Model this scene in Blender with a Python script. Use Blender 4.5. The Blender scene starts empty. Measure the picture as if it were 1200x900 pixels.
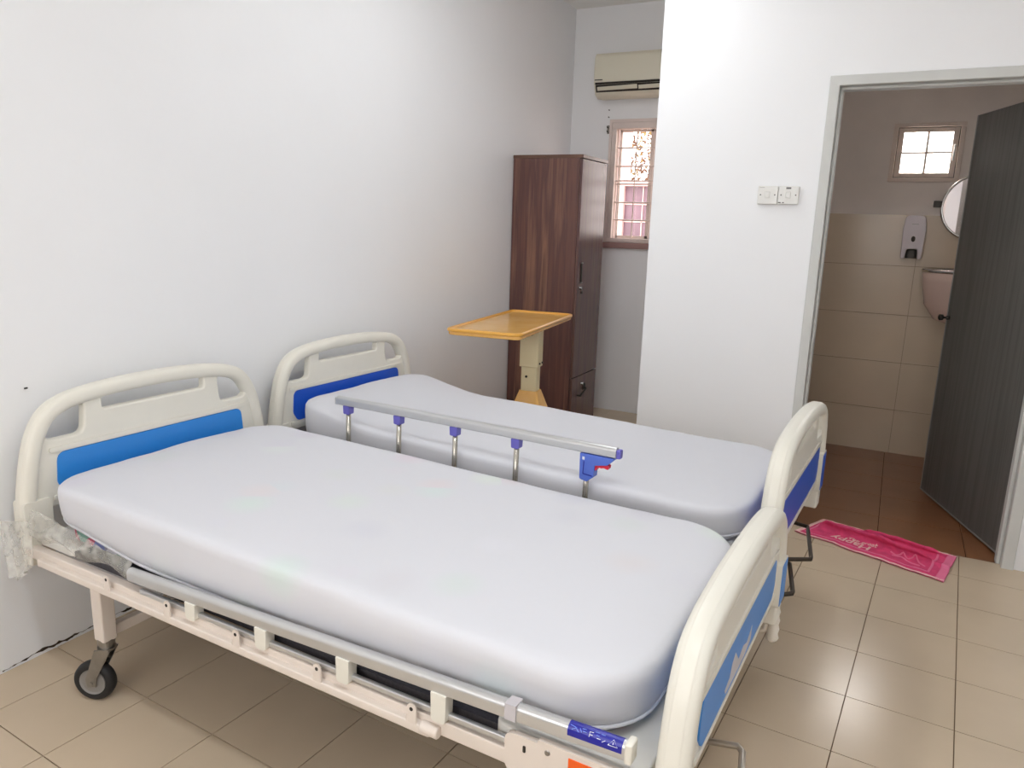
import bpy, bmesh, math, random
from mathutils import Vector, Matrix, Euler, noise as mnoise
random.seed(7)
S = bpy.context.scene
C = S.collection
R = math.radians
PI = math.pi

def lin(r, g, b):
    f = lambda c: (c/12.92 if c <= .04045 else ((c+.055)/1.055)**2.4)
    return (f(r/255), f(g/255), f(b/255), 1)

# ------------------------------------------------------------------ camera, sky, light, exposure
cam_d = bpy.data.cameras.new('camera'); cam = bpy.data.objects.new('camera', cam_d); C.objects.link(cam)
cam.location = (2.3454, -0.9892, 1.4368)
cam.rotation_euler = Euler((1.35625, -0.030794, 0.475795), 'XYZ')
cam_d.sensor_fit = 'HORIZONTAL'; cam_d.sensor_width = 36; cam_d.lens = 36*872.82/1200
cam_d.clip_start = .02
S.camera = cam
W = bpy.data.worlds.new('sky'); S.world = W; W.use_nodes = True
W.node_tree.nodes['Background'].inputs[0].default_value = (1, .975, .955, 1)
W.node_tree.nodes['Background'].inputs[1].default_value = 4.8
S.view_settings.view_transform = 'Standard'; S.view_settings.look = 'None'
S.view_settings.gamma = 1; S.view_settings.use_curve_mapping = False
S.view_settings.exposure = 0.0
S.cycles.max_bounces = 10; S.cycles.diffuse_bounces = 7; S.cycles.sample_clamp_indirect = 6

def area(name, loc, rot, sx, sy, power, col=(1, 1, 1), portal=False):
    d = bpy.data.lights.new(name, 'AREA'); d.shape = 'RECTANGLE'; d.size = sx; d.size_y = sy
    d.energy = power; d.color = col
    if portal: d.cycles.is_portal = True
    o = bpy.data.objects.new(name, d); C.objects.link(o); o.location = loc; o.rotation_euler = rot
    return o
# fill light set at an added, unseen window behind the camera
area('added_rear_fill', (1.35, -2.42, 1.65), (R(90), 0, 0), 1.8, 1.2, 5, (.95, .98, 1))
area('portal_alcove_window', (.64, 4.66, 1.74), (R(-90), 0, 0), .6, .86, 1, portal=True)
area('daylight_bathroom_window', (2.41, 4.66, 1.94), (R(-90), 0, 0), .34, .31, 16, (1, .97, .95))

# ------------------------------------------------------------------ materials
def mat(name, rgb, rough=.5, metal=0, var=0, vscale=6, bump=0, bscale=60, spec=.5, coat=0):
    m = bpy.data.materials.new(name); m.use_nodes = True
    nt = m.node_tree; p = nt.nodes['Principled BSDF']
    col = lin(*rgb)
    p.inputs['Base Color'].default_value = col
    p.inputs['Roughness'].default_value = rough; p.inputs['Metallic'].default_value = metal
    p.inputs['Specular IOR Level'].default_value = spec
    p.inputs['Coat Weight'].default_value = coat
    tc = nt.nodes.new('ShaderNodeTexCoord')
    if var:
        n = nt.nodes.new('ShaderNodeTexNoise'); n.inputs['Scale'].default_value = vscale; n.inputs['Detail'].default_value = 4
        nt.links.new(tc.outputs['Object'], n.inputs['Vector'])
        r = nt.nodes.new('ShaderNodeValToRGB')
        r.color_ramp.elements[0].position = .3; r.color_ramp.elements[1].position = .7
        r.color_ramp.elements[0].color = tuple(c*(1-var) for c in col[:3])+(1,)
        r.color_ramp.elements[1].color = tuple(min(1, c*(1+var)) for c in col[:3])+(1,)
        nt.links.new(n.outputs['Fac'], r.inputs['Fac']); nt.links.new(r.outputs['Color'], p.inputs['Base Color'])
    if bump:
        n2 = nt.nodes.new('ShaderNodeTexNoise'); n2.inputs['Scale'].default_value = bscale; n2.inputs['Detail'].default_value = 3
        nt.links.new(tc.outputs['Object'], n2.inputs['Vector'])
        b = nt.nodes.new('ShaderNodeBump'); b.inputs['Strength'].default_value = bump; b.inputs['Distance'].default_value = .01
        nt.links.new(n2.outputs['Fac'], b.inputs['Height']); nt.links.new(b.outputs['Normal'], p.inputs['Normal'])
    return m

def streak_mat(name, cols, scale=(9, 9, .6), rough=.35, spec=.5, coat=0):
    """wood-like: stretched noise along z through a colour ramp"""
    m = mat(name, cols[0], rough, spec=spec, coat=coat); nt = m.node_tree; p = nt.nodes['Principled BSDF']
    tc = nt.nodes['Texture Coordinate']
    mp = nt.nodes.new('ShaderNodeMapping'); mp.inputs['Scale'].default_value = scale
    n = nt.nodes.new('ShaderNodeTexNoise'); n.inputs['Scale'].default_value = 1.6; n.inputs['Detail'].default_value = 6
    n.inputs['Roughness'].default_value = .62
    r = nt.nodes.new('ShaderNodeValToRGB')
    els = r.color_ramp.elements
    k = len(cols)
    els[0].position = .28; els[0].color = lin(*cols[0]); els[1].position = .72; els[1].color = lin(*cols[-1])
    for i in range(1, k-1):
        e = els.new(.28+.44*i/(k-1)); e.color = lin(*cols[i])
    nt.links.new(tc.outputs['Object'], mp.inputs['Vector']); nt.links.new(mp.outputs['Vector'], n.inputs['Vector'])
    nt.links.new(n.outputs['Fac'], r.inputs['Fac']); nt.links.new(r.outputs['Color'], p.inputs['Base Color'])
    return m

M = {}
M['wall'] = mat('white_wall_paint', (239, 240, 242), .6, var=.012, vscale=1.5, bump=.05, bscale=25)
M['ceiling'] = mat('ceiling_paint', (240, 239, 236), .8)
M['bath_wall'] = mat('bathroom_wall_paint', (224, 214, 206), .7, var=.03)
M['tile'] = mat('beige_floor_tile', (202, 184, 160), .22, var=.05, vscale=2.5, bump=.015, bscale=9, spec=.45)
M['grout'] = mat('dark_floor_grout', (112, 88, 62), .9)
M['brown_tile'] = mat('brown_bathroom_tile', (140, 95, 64), .28, var=.1, vscale=4)
M['brown_grout'] = mat('brown_bathroom_grout', (78, 46, 28), .9)
M['wall_tile'] = mat('beige_wall_tile', (206, 188, 164), .22, var=.05, vscale=2)
M['wall_grout'] = mat('wall_tile_grout', (150, 130, 110), .9)
M['trim'] = mat('door_frame_paint', (205, 206, 203), .75, var=.03, vscale=5)
M['door'] = streak_mat('grey_door_laminate', [(84, 83, 81), (94, 93, 90), (104, 103, 100), (92, 91, 88)], (22, 22, .7), .42)
M['door_edge'] = mat('door_edge_strip', (150, 148, 145), .4)
M['dark_metal'] = mat('dark_hinge_metal', (58, 54, 50), .4, .7)
M['crack'] = mat('dark_dirt_gap', (62, 50, 40), .95, var=.4, vscale=30)
M['cream'] = mat('cream_abs_plastic', (226, 223, 212), .38, var=.015, vscale=8)
M['cream_metal'] = mat('cream_enamel_steel', (223, 212, 202), .4, var=.02, vscale=6)
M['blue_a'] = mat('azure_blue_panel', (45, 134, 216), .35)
M['blue_b'] = mat('reflection_deep_blue_panel', (28, 86, 200), .35)  # same blue plastic; deeper tone puts its different reflections into the colour
M['alu'] = mat('brushed_aluminium', (205, 206, 207), .32, .75, bump=.02, bscale=200)
M['steel'] = mat('post_steel', (190, 186, 176), .25, .9)
M['galv'] = mat('galvanised_steel', (150, 146, 140), .35, .85, var=.08, vscale=30)
M['rubber'] = mat('black_rubber', (30, 29, 30), .55)
M['hub'] = mat('grey_hub', (150, 148, 146), .4, .5)
M['mesh'] = mat('dark_bed_mesh', (52, 50, 56), .6, var=.3, vscale=160)
M['deck'] = mat('pale_bed_deck', (214, 212, 206), .45)
M['violet'] = mat('violet_plastic', (104, 100, 190), .4)
M['latch'] = mat('blue_latch_plastic', (84, 112, 205), .4)
M['red'] = mat('red_plastic', (222, 34, 62), .4)
M['label_blue'] = mat('navy_label', (24, 28, 150), .3)
M['label_white'] = mat('label_print_white', (225, 228, 235), .5)
M['label_blue_print'] = mat('label_print_light_blue', (120, 150, 235), .5)
M['orange'] = mat('orange_sticker', (238, 96, 20), .45)
M['paper'] = mat('torn_paper', (196, 192, 196), .8)
M['crank_dark'] = mat('dark_crank_steel', (66, 58, 50), .35, .7)
M['crank_light'] = mat('zinc_crank_steel', (205, 198, 188), .3, .8)
M['grip'] = mat('white_grip_plastic', (228, 222, 212), .45)
M['wood'] = streak_mat('dark_walnut_laminate', [(72, 47, 45), (112, 76, 66), (92, 62, 60), (136, 98, 80), (82, 55, 50)], (8, 8, .35), .3)
M['wood_door'] = streak_mat('walnut_door_laminate', [(78, 56, 54), (104, 78, 70), (94, 66, 68), (118, 92, 82)], (14, 14, .6), .27)
M['wood_top'] = streak_mat('walnut_top', [(86, 60, 50), (112, 82, 66)], (3, 12, 9), .3)
M['table'] = streak_mat('honey_moulded_wood', [(224, 166, 80), (236, 182, 98), (242, 194, 116)], (4, 4, 4), .25, coat=.4)
M['table_rim'] = mat('table_rim', (228, 168, 70), .28, coat=.4)
M['ivory'] = mat('ivory_column_plastic', (222, 210, 172), .4)
M['ac'] = mat('aged_white_plastic', (222, 217, 198), .4)
M['dark_gap'] = mat('dark_gap', (46, 40, 34), .8)
M['switch'] = mat('switch_plastic', (222, 221, 217), .3)
M['win_frame'] = mat('pinkish_white_window_paint', (226, 212, 205), .45, var=.04)
M['sill'] = mat('mauve_sill', (160, 126, 122), .5)
M['bath_frame'] = mat('bathroom_window_paint', (212, 196, 184), .5)
M['chrome'] = mat('chrome', (210, 208, 206), .12, 1)
M['mirror'] = mat('mirror_silver', (238, 230, 230), .03, 1)
M['ceramic'] = mat('pinkish_ceramic', (222, 196, 184), .15)
M['disp'] = mat('dispenser_plastic', (206, 196, 200), .35)
M['smoke'] = mat('smoked_plastic', (62, 56, 58), .2)
M['towel'] = mat('pink_towel', (228, 84, 130), .95, var=.12, vscale=30, bump=.5, bscale=380, spec=.1)
M['towel_light'] = mat('pale_pink_weave', (240, 128, 164), .95, bump=.5, bscale=300, spec=.1)
M['towel_edge'] = mat('cream_towel_hem', (244, 200, 198), .95, spec=.1)
M['core'] = mat('floral_ticking', (150, 158, 176), .7)
M['ext_wall'] = mat('neighbour_wall', (214, 186, 184), .8, var=.05)
M['ext_dark'] = mat('neighbour_window_glass', (120, 98, 112), .3, var=.2, vscale=4)
M['leaf'] = mat('dry_leaf', (120, 92, 70), .7)
M['leaf2'] = mat('olive_leaf', (150, 134, 72), .7)
M['ground'] = mat('ground', (170, 150, 130), .9)
M['lamp_body'] = mat('lamp_body', (230, 230, 228), .5)

def emis(name, col, s):
    m = bpy.data.materials.new(name); m.use_nodes = True; p = m.node_tree.nodes['Principled BSDF']
    p.inputs['Emission Color'].default_value = col; p.inputs['Emission Strength'].default_value = s
    return m
M['tube'] = emis('fluorescent_tube', (1, .99, .97, 1), 3)

def glass(name, frosted):
    m = bpy.data.materials.new(name); m.use_nodes = True; nt = m.node_tree; nt.nodes.clear()
    o = nt.nodes.new('ShaderNodeOutputMaterial'); mx = nt.nodes.new('ShaderNodeMixShader')
    if frosted:
        a = nt.nodes.new('ShaderNodeBsdfTranslucent'); a.inputs[0].default_value = (.95, .95, .95, 1)
        b = nt.nodes.new('ShaderNodeBsdfTransparent'); mx.inputs[0].default_value = .75
    else:
        a = nt.nodes.new('ShaderNodeBsdfTransparent'); b = nt.nodes.new('ShaderNodeBsdfGlossy')
        b.inputs['Roughness'].default_value = .03; mx.inputs[0].default_value = .05
        a.inputs[0].default_value = (1, .96, .95, 1)
    nt.links.new(a.outputs[0], mx.inputs[1]); nt.links.new(b.outputs[0], mx.inputs[2]); nt.links.new(mx.outputs[0], o.inputs[0])
    return m
M['glass'] = glass('clear_window_glass', False)
M['frost'] = glass('frosted_window_glass', True)

def film():
    m = bpy.data.materials.new('crinkled_clear_plastic'); m.use_nodes = True; nt = m.node_tree
    p = nt.nodes['Principled BSDF']; o = nt.nodes['Material Output']
    p.inputs['Base Color'].default_value = lin(222, 220, 212); p.inputs['Roughness'].default_value = .25
    t = nt.nodes.new('ShaderNodeBsdfTransparent'); mx = nt.nodes.new('ShaderNodeMixShader')
    n = nt.nodes.new('ShaderNodeTexNoise'); n.inputs['Scale'].default_value = 22; n.inputs['Detail'].default_value = 5
    tc = nt.nodes.new('ShaderNodeTexCoord'); nt.links.new(tc.outputs['Object'], n.inputs['Vector'])
    mr = nt.nodes.new('ShaderNodeMapRange'); mr.inputs[1].default_value = .3; mr.inputs[2].default_value = .75
    mr.inputs[3].default_value = .18; mr.inputs[4].default_value = .66
    nt.links.new(n.outputs['Fac'], mr.inputs[0]); nt.links.new(mr.outputs[0], mx.inputs[0])
    nt.links.new(t.outputs[0], mx.inputs[1]); nt.links.new(p.outputs[0], mx.inputs[2]); nt.links.new(mx.outputs[0], o.inputs[0])
    return m
M['film'] = film()

def sheet_mat(name, blotch):
    """white cotton; the print of the mattress below just shows through"""
    m = mat(name, (212, 213, 219), .85, spec=.15, bump=.06, bscale=14); nt = m.node_tree; p = nt.nodes['Principled BSDF']
    if blotch:
        tc = nt.nodes['Texture Coordinate']
        v = nt.nodes.new('ShaderNodeTexVoronoi'); v.inputs['Scale'].default_value = 5.2; v.inputs['Randomness'].default_value = 1
        nt.links.new(tc.outputs['Object'], v.inputs['Vector'])
        r = nt.nodes.new('ShaderNodeValToRGB'); r.color_ramp.elements[0].position = .08; r.color_ramp.elements[0].color = (.15,)*3+(1,)
        r.color_ramp.elements[1].position = .42; r.color_ramp.elements[1].color = (0, 0, 0, 1)
        nt.links.new(v.outputs['Distance'], r.inputs['Fac'])
        h = nt.nodes.new('ShaderNodeHueSaturation'); h.inputs['Saturation'].default_value = .9; h.inputs['Value'].default_value = 1.3
        nt.links.new(v.outputs['Color'], h.inputs['Color'])
        mx = nt.nodes.new('ShaderNodeMixRGB'); mx.blend_type = 'MIX'; mx.inputs[1].default_value = lin(212, 213, 219)
        nt.links.new(r.outputs['Color'], mx.inputs[0]); nt.links.new(h.outputs['Color'], mx.inputs[2])
        # tame the tint
        m2 = nt.nodes.new('ShaderNodeMixRGB'); m2.inputs[0].default_value = .5; m2.inputs[1].default_value = lin(212, 213, 219)
        nt.links.new(mx.outputs[0], m2.inputs[2]); nt.links.new(m2.outputs[0], p.inputs['Base Color'])
    return m
M['sheet1'] = sheet_mat('thin_white_sheet', True)
M['sheet2'] = sheet_mat('white_sheet', False)

def floral():
    m = M['core']; nt = m.node_tree; p = nt.nodes['Principled BSDF']; tc = nt.nodes['Texture Coordinate']
    v = nt.nodes.new('ShaderNodeTexVoronoi'); v.inputs['Scale'].default_value = 24
    nt.links.new(tc.outputs['Object'], v.inputs['Vector'])
    h = nt.nodes.new('ShaderNodeValToRGB'); e = h.color_ramp.elements; h.color_ramp.interpolation = 'CONSTANT'
    e[0].position = 0; e[0].color = lin(120, 130, 180); e[1].position = .25; e[1].color = lin(130, 168, 158)
    for pos, c in ((.45, (196, 100, 126)), (.55, (150, 150, 170)), (.75, (132, 116, 160)), (.88, (204, 204, 214))):
        k = e.new(pos); k.color = lin(*c)
    s = nt.nodes.new('ShaderNodeSeparateColor'); nt.links.new(v.outputs['Color'], s.inputs[0])
    nt.links.new(s.outputs[0], h.inputs['Fac']); nt.links.new(h.outputs['Color'], p.inputs['Base Color'])
floral()

# ------------------------------------------------------------------ mesh helpers
class MB:
    def __init__(s): s.v = []; s.f = []
    def add(s, vs, fs):
        b = len(s.v); s.v += [tuple(p) for p in vs]; s.f += [tuple(b+i for i in f) for f in fs]; return s
    def box(s, x0, x1, y0, y1, z0, z1, mx=None):
        vs = [Vector((x, y, z)) for z in (z0, z1) for y in (y0, y1) for x in (x0, x1)]
        if mx is not None: vs = [mx @ p for p in vs]
        return s.add(vs, [(0, 2, 3, 1), (4, 5, 7, 6), (0, 1, 5, 4), (1, 3, 7, 5), (3, 2, 6, 7), (2, 0, 4, 6)])
    def prism(s, poly, d0, d1, ax='z'):
        """poly of (a,b); extruded d0..d1 along ax: x->(d,a,b) y->(a,d,b) z->(a,b,d)"""
        mk = {'x': lambda a, b, d: (d, a, b), 'y': lambda a, b, d: (a, d, b), 'z': lambda a, b, d: (a, b, d)}[ax]
        n = len(poly)
        vs = [mk(a, b, d0) for a, b in poly]+[mk(a, b, d1) for a, b in poly]
        return s.add(vs, [tuple(range(n))[::-1], tuple(range(n, 2*n))]+[(i, (i+1) % n, n+(i+1) % n, n+i) for i in range(n)])
    def tube(s, path, r, n=10, cap=True):
        P = [Vector(p) for p in path]; k = len(P)
        rr = r if isinstance(r, (list, tuple)) else [r]*k
        t0 = (P[1]-P[0]).normalized()
        up = Vector((0, 0, 1)) if abs(t0.z) < .9 else Vector((1, 0, 0))
        a = t0.cross(up).normalized(); vs = []
        for i in range(k):
            t = (P[min(i+1, k-1)]-P[max(i-1, 0)]).normalized()
            a = (a-t*a.dot(t)).normalized(); b = t.cross(a)
            for j in range(n):
                q = 2*PI*j/n; vs.append(P[i]+(a*math.cos(q)+b*math.sin(q))*rr[i])
        fs = [(i*n+j, i*n+(j+1) % n, (i+1)*n+(j+1) % n, (i+1)*n+j) for i in range(k-1) for j in range(n)]
        if cap: fs += [tuple(range(n))[::-1], tuple((k-1)*n+j for j in range(n))]
        return s.add(vs, fs)
    def lathe(s, prof, o, axis, n=24, closed=True):
        """prof of (dist along axis, radius)"""
        ax = Vector(axis).normalized(); o = Vector(o)
        up = Vector((0, 0, 1)) if abs(ax.z) < .9 else Vector((1, 0, 0))
        a = ax.cross(up).normalized(); b = ax.cross(a); vs = []
        for d, r in prof:
            for j in range(n):
                q = 2*PI*j/n; vs.append(o+ax*d+(a*math.cos(q)+b*math.sin(q))*max(r, 1e-5))
        k = len(prof)
        fs = [(i*n+j, i*n+(j+1) % n, (i+1)*n+(j+1) % n, (i+1)*n+j) for i in range(k-1) for j in range(n)]
        if closed: fs += [tuple(range(n))[::-1], tuple((k-1)*n+j for j in range(n))]
        return s.add(vs, fs)
    def mesh(s, name):
        me = bpy.data.meshes.new(name); me.from_pydata(s.v, [], s.f); me.update()
        bm = bmesh.new(); bm.from_mesh(me); bmesh.ops.recalc_face_normals(bm, faces=bm.faces); bm.to_mesh(me); bm.free()
        return me
    def build(s, name, m, parent=None, smooth=False, bevel=0, seg=2):
        return link(name, s.mesh(name), m, parent, smooth, bevel, seg)

def link(name, me, m, parent=None, smooth=False, bevel=0, seg=2):
    o = bpy.data.objects.new(name, me); C.objects.link(o)
    if m is not None and not len(me.materials): me.materials.append(M[m] if isinstance(m, str) else m)
    if parent is not None: o.parent = parent
    if smooth:
        me.shade_smooth()
    if bevel:
        b = o.modifiers.new('bevel', 'BEVEL'); b.width = bevel; b.segments = seg; b.limit_method = 'ANGLE'; b.angle_limit = R(35)
        b.harden_normals = False
        me.shade_smooth()
        w = o.modifiers.new('wn', 'WEIGHTED_NORMAL'); w.keep_sharp = True
    return o

def tag(o, label=None, cat=None, group=None, kind=None):
    if label: o['label'] = label
    if cat: o['category'] = cat
    if group: o['group'] = group
    if kind: o['kind'] = kind
    return o
def thing(name, label, cat, loc=(0, 0, 0), rz=0, group=None, kind=None):
    o = bpy.data.objects.new(name, None); C.objects.link(o); o.location = loc; o.rotation_euler = (0, 0, rz)
    o.empty_display_size = .1
    return tag(o, label, cat, group, kind)
def struct(name, mb, m, label=None, cat=None):
    o = mb.build(name, m); o['kind'] = 'structure'
    return tag(o, label, cat)

def rc(pts, seg=6):
    """round the corners of a polygon given as (a, b, radius)"""
    out = []; n = len(pts)
    for i in range(n):
        p = Vector(pts[i][:2]); r = pts[i][2]
        a = Vector(pts[i-1][:2])-p; b = Vector(pts[(i+1) % n][:2])-p
        if r <= 0: out.append(tuple(p)); continue
        an = a.angle(b); d = min(r/math.tan(an/2), a.length*.49, b.length*.49)
        p0 = p+a.normalized()*d; p1 = p+b.normalized()*d
        for k in range(seg+1):
            t = k/seg; q = (1-t)**2*p0+2*t*(1-t)*p+t*t*p1
            out.append((q.x, q.y))
    return out
def rrect(a0, a1, b0, b1, r, seg=6):
    return rc([(a0, b0, r), (a1, b0, r), (a1, b1, r), (a0, b1, r)], seg)

def curve_plate(outline, holes, half, bev):
    """flat board with holes and rounded edges; returned mesh lies in the y,z plane, thickness along x"""
    cu = bpy.data.curves.new('plate', 'CURVE'); cu.dimensions = '2D'; cu.fill_mode = 'BOTH'
    cu.extrude = half-bev; cu.bevel_depth = bev; cu.bevel_resolution = 2; cu.offset = -bev
    for loop in [outline]+holes:
        sp = cu.splines.new('POLY'); sp.points.add(len(loop)-1); sp.use_cyclic_u = True
        for p, q in zip(sp.points, loop): p.co = (q[0], q[1], 0, 1)
    o = bpy.data.objects.new('plate', cu); C.objects.link(o)
    dg = bpy.context.evaluated_depsgraph_get()
    me = bpy.data.meshes.new_from_object(o.evaluated_get(dg))
    bpy.data.objects.remove(o); bpy.data.curves.remove(cu)
    for v in me.vertices: v.co = (v.co.z, v.co.x, v.co.y)
    me.materials.clear()
    return me

def text_mesh(txt, size, ext=.0004):
    cu = bpy.data.curves.new('t', 'FONT'); cu.body = txt; cu.size = size; cu.offset = size*.022; cu.extrude = ext; cu.align_x = 'CENTER'; cu.align_y = 'CENTER'
    o = bpy.data.objects.new('t', cu); C.objects.link(o); dg = bpy.context.evaluated_depsgraph_get()
    me = bpy.data.meshes.new_from_object(o.evaluated_get(dg)); bpy.data.objects.remove(o); bpy.data.curves.remove(cu)
    me.materials.clear(); return me

# ------------------------------------------------------------------ room shell
CEIL = 2.98
PY0, PY1 = 2.76, 2.88                     # partition with the bathroom door
BY = 4.5                                  # back wall (alcove and bathroom)
FLOOR_T = .006

def clip(poly, x0, x1, y0, y1):
    def cut(P, f):
        out = []
        for i in range(len(P)):
            a, b = P[i-1], P[i]; fa, fb = f(a), f(b)
            if fa >= 0 and fb >= 0: out.append(b)
            elif fa >= 0 > fb or fb >= 0 > fa:
                t = fa/(fa-fb); q = (a[0]+t*(b[0]-a[0]), a[1]+t*(b[1]-a[1])); out.append(q)
                if fb >= 0: out.append(b)
        return out
    for f in (lambda p: p[0]-x0, lambda p: x1-p[0], lambda p: p[1]-y0, lambda p: y1-p[1]):
        if poly: poly = cut(poly, f)
    return poly
def parea(P): return abs(sum(P[i-1][0]*P[i][1]-P[i][0]*P[i-1][1] for i in range(len(P))))/2

floor = struct('floor', MB().box(0, 3.6, -2.3, PY0, -.06, -FLOOR_T).box(0, 1.2, PY0, BY, -.06, -FLOOR_T).box(1.98, 2.95, PY0, PY0+.035, -.06, -FLOOR_T), 'grout',
               'beige ceramic tiled floor with thin dark joints')
MB().box(.001, 3.599, -2.299, -.5, -FLOOR_T, 0).build('floor_border', 'tile', floor)
th = -0.0647; ct, st = math.cos(th), math.sin(th)
ORG = (0.471, 0.0)
for i in range(-8, 16):
    for j in range(-4, 18):
        g = .0015
        poly = [((i+a)*.3+(g if a == 0 else -g), (j+b)*.3+(g if b == 0 else -g)) for a, b in ((0, 0), (1, 0), (1, 1), (0, 1))]
        poly = [(ORG[0]+x*ct-y*st, ORG[1]+x*st+y*ct) for x, y in poly]
        for (x0, x1, y0, y1) in ((.001, 3.599, -.499, PY0-.001), (.001, 1.199, PY0-.001, BY-.001), (1.981, 2.949, PY0-.001, PY0+.035)):
            q = clip(poly, x0, x1, y0, y1)
            if q and parea(q) > .0008: MB().prism(q, -FLOOR_T, 0).build('floor_tile', 'tile', floor)

bfloor = struct('floor_bathroom', MB().box(1.3, 3.35, PY0+.036, BY, -.06, -.016), 'brown_grout', 'reddish brown tiled bathroom floor beyond the doorway')
for i in range(6):
    for j in range(5):
        x0 = 1.3+.372*i+.0; y0 = 2.8+.36*j
        q = clip([(x0+.002, y0+.002), (x0+.37, y0+.002), (x0+.37, y0+.358), (x0+.002, y0+.358)], 1.301, 3.349, PY0+.036, BY-.006)
        if q and parea(q) > .001: MB().prism(q, -.016, -.01).build('bathroom_floor_tile', 'brown_tile', bfloor)

ceiling = struct('ceiling', MB().box(-.15, 3.75, -2.45, BY+.15, CEIL, CEIL+.1), 'ceiling')
wl = struct('wall_left', MB().box(-.15, 0, -2.45, BY+.15, -.06, CEIL), 'wall', 'plain white painted wall behind both headboards')
# ragged dirty gap along the foot of the left wall
def crack(y0, y1, seed):
    rnd = random.Random(seed); n = 110; c = .008; w = .002; L = []
    for k in range(n+1):
        c = min(.016, max(.004, c+rnd.uniform(-.003, .003))); w = min(.0075, max(.0003, w+rnd.uniform(-.0026, .0024)))
        if rnd.random() < .10: w = .0003
        L.append((y0+(y1-y0)*k/n, max(.0004, c-w), c+w*rnd.uniform(.5, 1)))
    m = MB()
    for a, b_ in zip(L, L[1:]): m.prism([(a[0], a[1]), (b_[0], b_[1]), (b_[0], b_[2]), (a[0], a[2])], -.0005, .0012, 'x')
    o = m.build('wall_gap', 'crack', wl); o['kind'] = 'stuff'; tag(o, 'ragged dark gap along the foot of the wall')
crack(.16, 1.15, 3); crack(1.3, 2.6, 5)
wb = struct('wall_back', MB().box(0, .335, BY, BY+.15, -.06, CEIL).box(.945, 1.25, BY, BY+.15, -.06, CEIL).box(.335, .945, BY, BY+.15, -.06, 1.31).box(.335, .945, BY, BY+.15, 2.175, CEIL), 'wall')
DX0, DX1, DZ = 2.0, 2.935, 2.095
wp = struct('wall_partition', MB().box(1.2, DX0, PY0, PY1, -.06, CEIL).box(DX1, 3.6, PY0, PY1, -.06, CEIL).box(DX0, DX1, PY0, PY1, DZ, CEIL), 'wall', 'white partition wall with light switches and the bathroom doorway')
struct('wall_alcove', MB().box(1.2, 1.3, PY1, BY, -.06, CEIL), 'wall')
struct('wall_right', MB().box(3.6, 3.75, -2.45, PY1, -.06, CEIL), 'wall')
struct('wall_rear', MB().box(0, .4, -2.45, -2.3, -.06, CEIL).box(2.3, 3.6, -2.45, -2.3, -.06, CEIL).box(.4, 2.3, -2.45, -2.3, -.06, 1.0).box(.4, 2.3, -2.45, -2.3, 2.3, CEIL), 'wall')
wbb = struct('wall_bathroom_back', MB().box(1.25, 2.24, BY, BY+.15, -.06, CEIL).box(2.58, 3.5, BY, BY+.15, -.06, CEIL).box(2.24, 2.58, BY, BY+.15, -.06, 1.785).box(2.24, 2.58, BY, BY+.15, 2.09, CEIL), 'bath_wall',
             'bathroom back wall, paint above beige tiles')
struct('wall_bathroom_right', MB().box(3.35, 3.5, PY1, BY, -.06, CEIL), 'bath_wall')
MB().box(1.301, 3.349, BY-.003, BY-.0005, -.012, 1.556).build('tile_bed', 'wall_grout', wbb)
for r_, (z0, z1) in enumerate(((-.010, .284), (.287, .602), (.605, .917), (.92, 1.233), (1.236, 1.556))):
    for x0, x1 in ((1.302, 1.82), (1.8225, 2.4365), (2.439, 3.05), (3.0525, 3.348)):
        MB().box(x0, x1, BY-.009, BY-.003, z0, z1).build('wall_tile', 'wall_tile', wbb)

# door frame (a moulded architrave with an inner stop) in three pieces
tr = thing('trim_1', 'pale grey painted timber frame around the bathroom doorway', None, kind='structure')
def jamb(x0, x1, xi0, xi1):
    m = MB().box(x0, x1, PY0-.012, PY1+.01, -.01, DZ+.012)
    m.box(xi0, xi1, PY0+.035, PY1-.02, -.01, DZ-.03)
    return m.build('door_jamb', 'trim', tr, bevel=.004)
jamb(1.975, 2.018, 2.018, 2.03)
jamb(2.915, 2.962, 2.90, 2.915)
m = MB().box(1.975, 2.962, PY0-.0125, PY1+.0105, DZ-.03, DZ+.013); m.box(2.018, 2.915, PY0+.035, PY1-.02, DZ-.042, DZ-.03)
m.build('door_head', 'trim', tr, bevel=.004)

# open bathroom door
dr = thing('door_1', 'dark grey wood grain bathroom door standing open on its right hinges', None, (2.915, 2.885, 0), 0, kind='structure')
ang = math.atan2(3.76-2.885, 2.6-2.915); DW = .89
dr.rotation_euler = (0, 0, ang)
# local: x along the leaf from hinge, +y is away from the room side
leaf = MB().box(.02, DW, -.036, -.002, .012, 2.05); leaf.build('door_leaf', 'door', dr, bevel=.002)
for a in ((.012, .022, -.038, 0, .012, 2.05), (DW-.004, DW+.004, -.038, 0, .012, 2.05)):
    MB().box(*a).build('edge_strip', 'door_edge', dr)
MB().box(.012, DW+.004, -.038, 0, .006, .014).build('bottom_strip', 'door_edge', dr)
for z in (.22, 1.1, 1.85):
    h = MB().box(-.006, .012, -.034, -.006, z-.05, z+.05).tube([(-.004, .002, z-.05), (-.004, .002, z+.05)], .006).build('hinge', 'dark_metal', dr)
kn = MB().lathe([(0, .012), (.012, .012), (.016, .006), (.03, .006), (.034, .016), (.05, .017), (.054, .01)], (DW-.03, -.0, 1.0), (0, 1, 0), 16).build('door_knob', 'dark_metal', dr, smooth=True)
MB().box(DW-.004, DW+.0055, -.03, -.008, .95, 1.05).build('lock_plate', 'dark_metal', dr)

# ------------------------------------------------------------------ hospital beds
def arch(dz=0, b=.52):
    half = [(.474, b), (.471, .57), (.462, .63), (.448, .70), (.428, .765), (.395, .822), (.35, .858), (.28, .88), (.17, .893), (.06, .898)]
    L = [(v, z+dz) for v, z in half]
    return L+[(-v, z) for v, z in L[::-1]]

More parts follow.
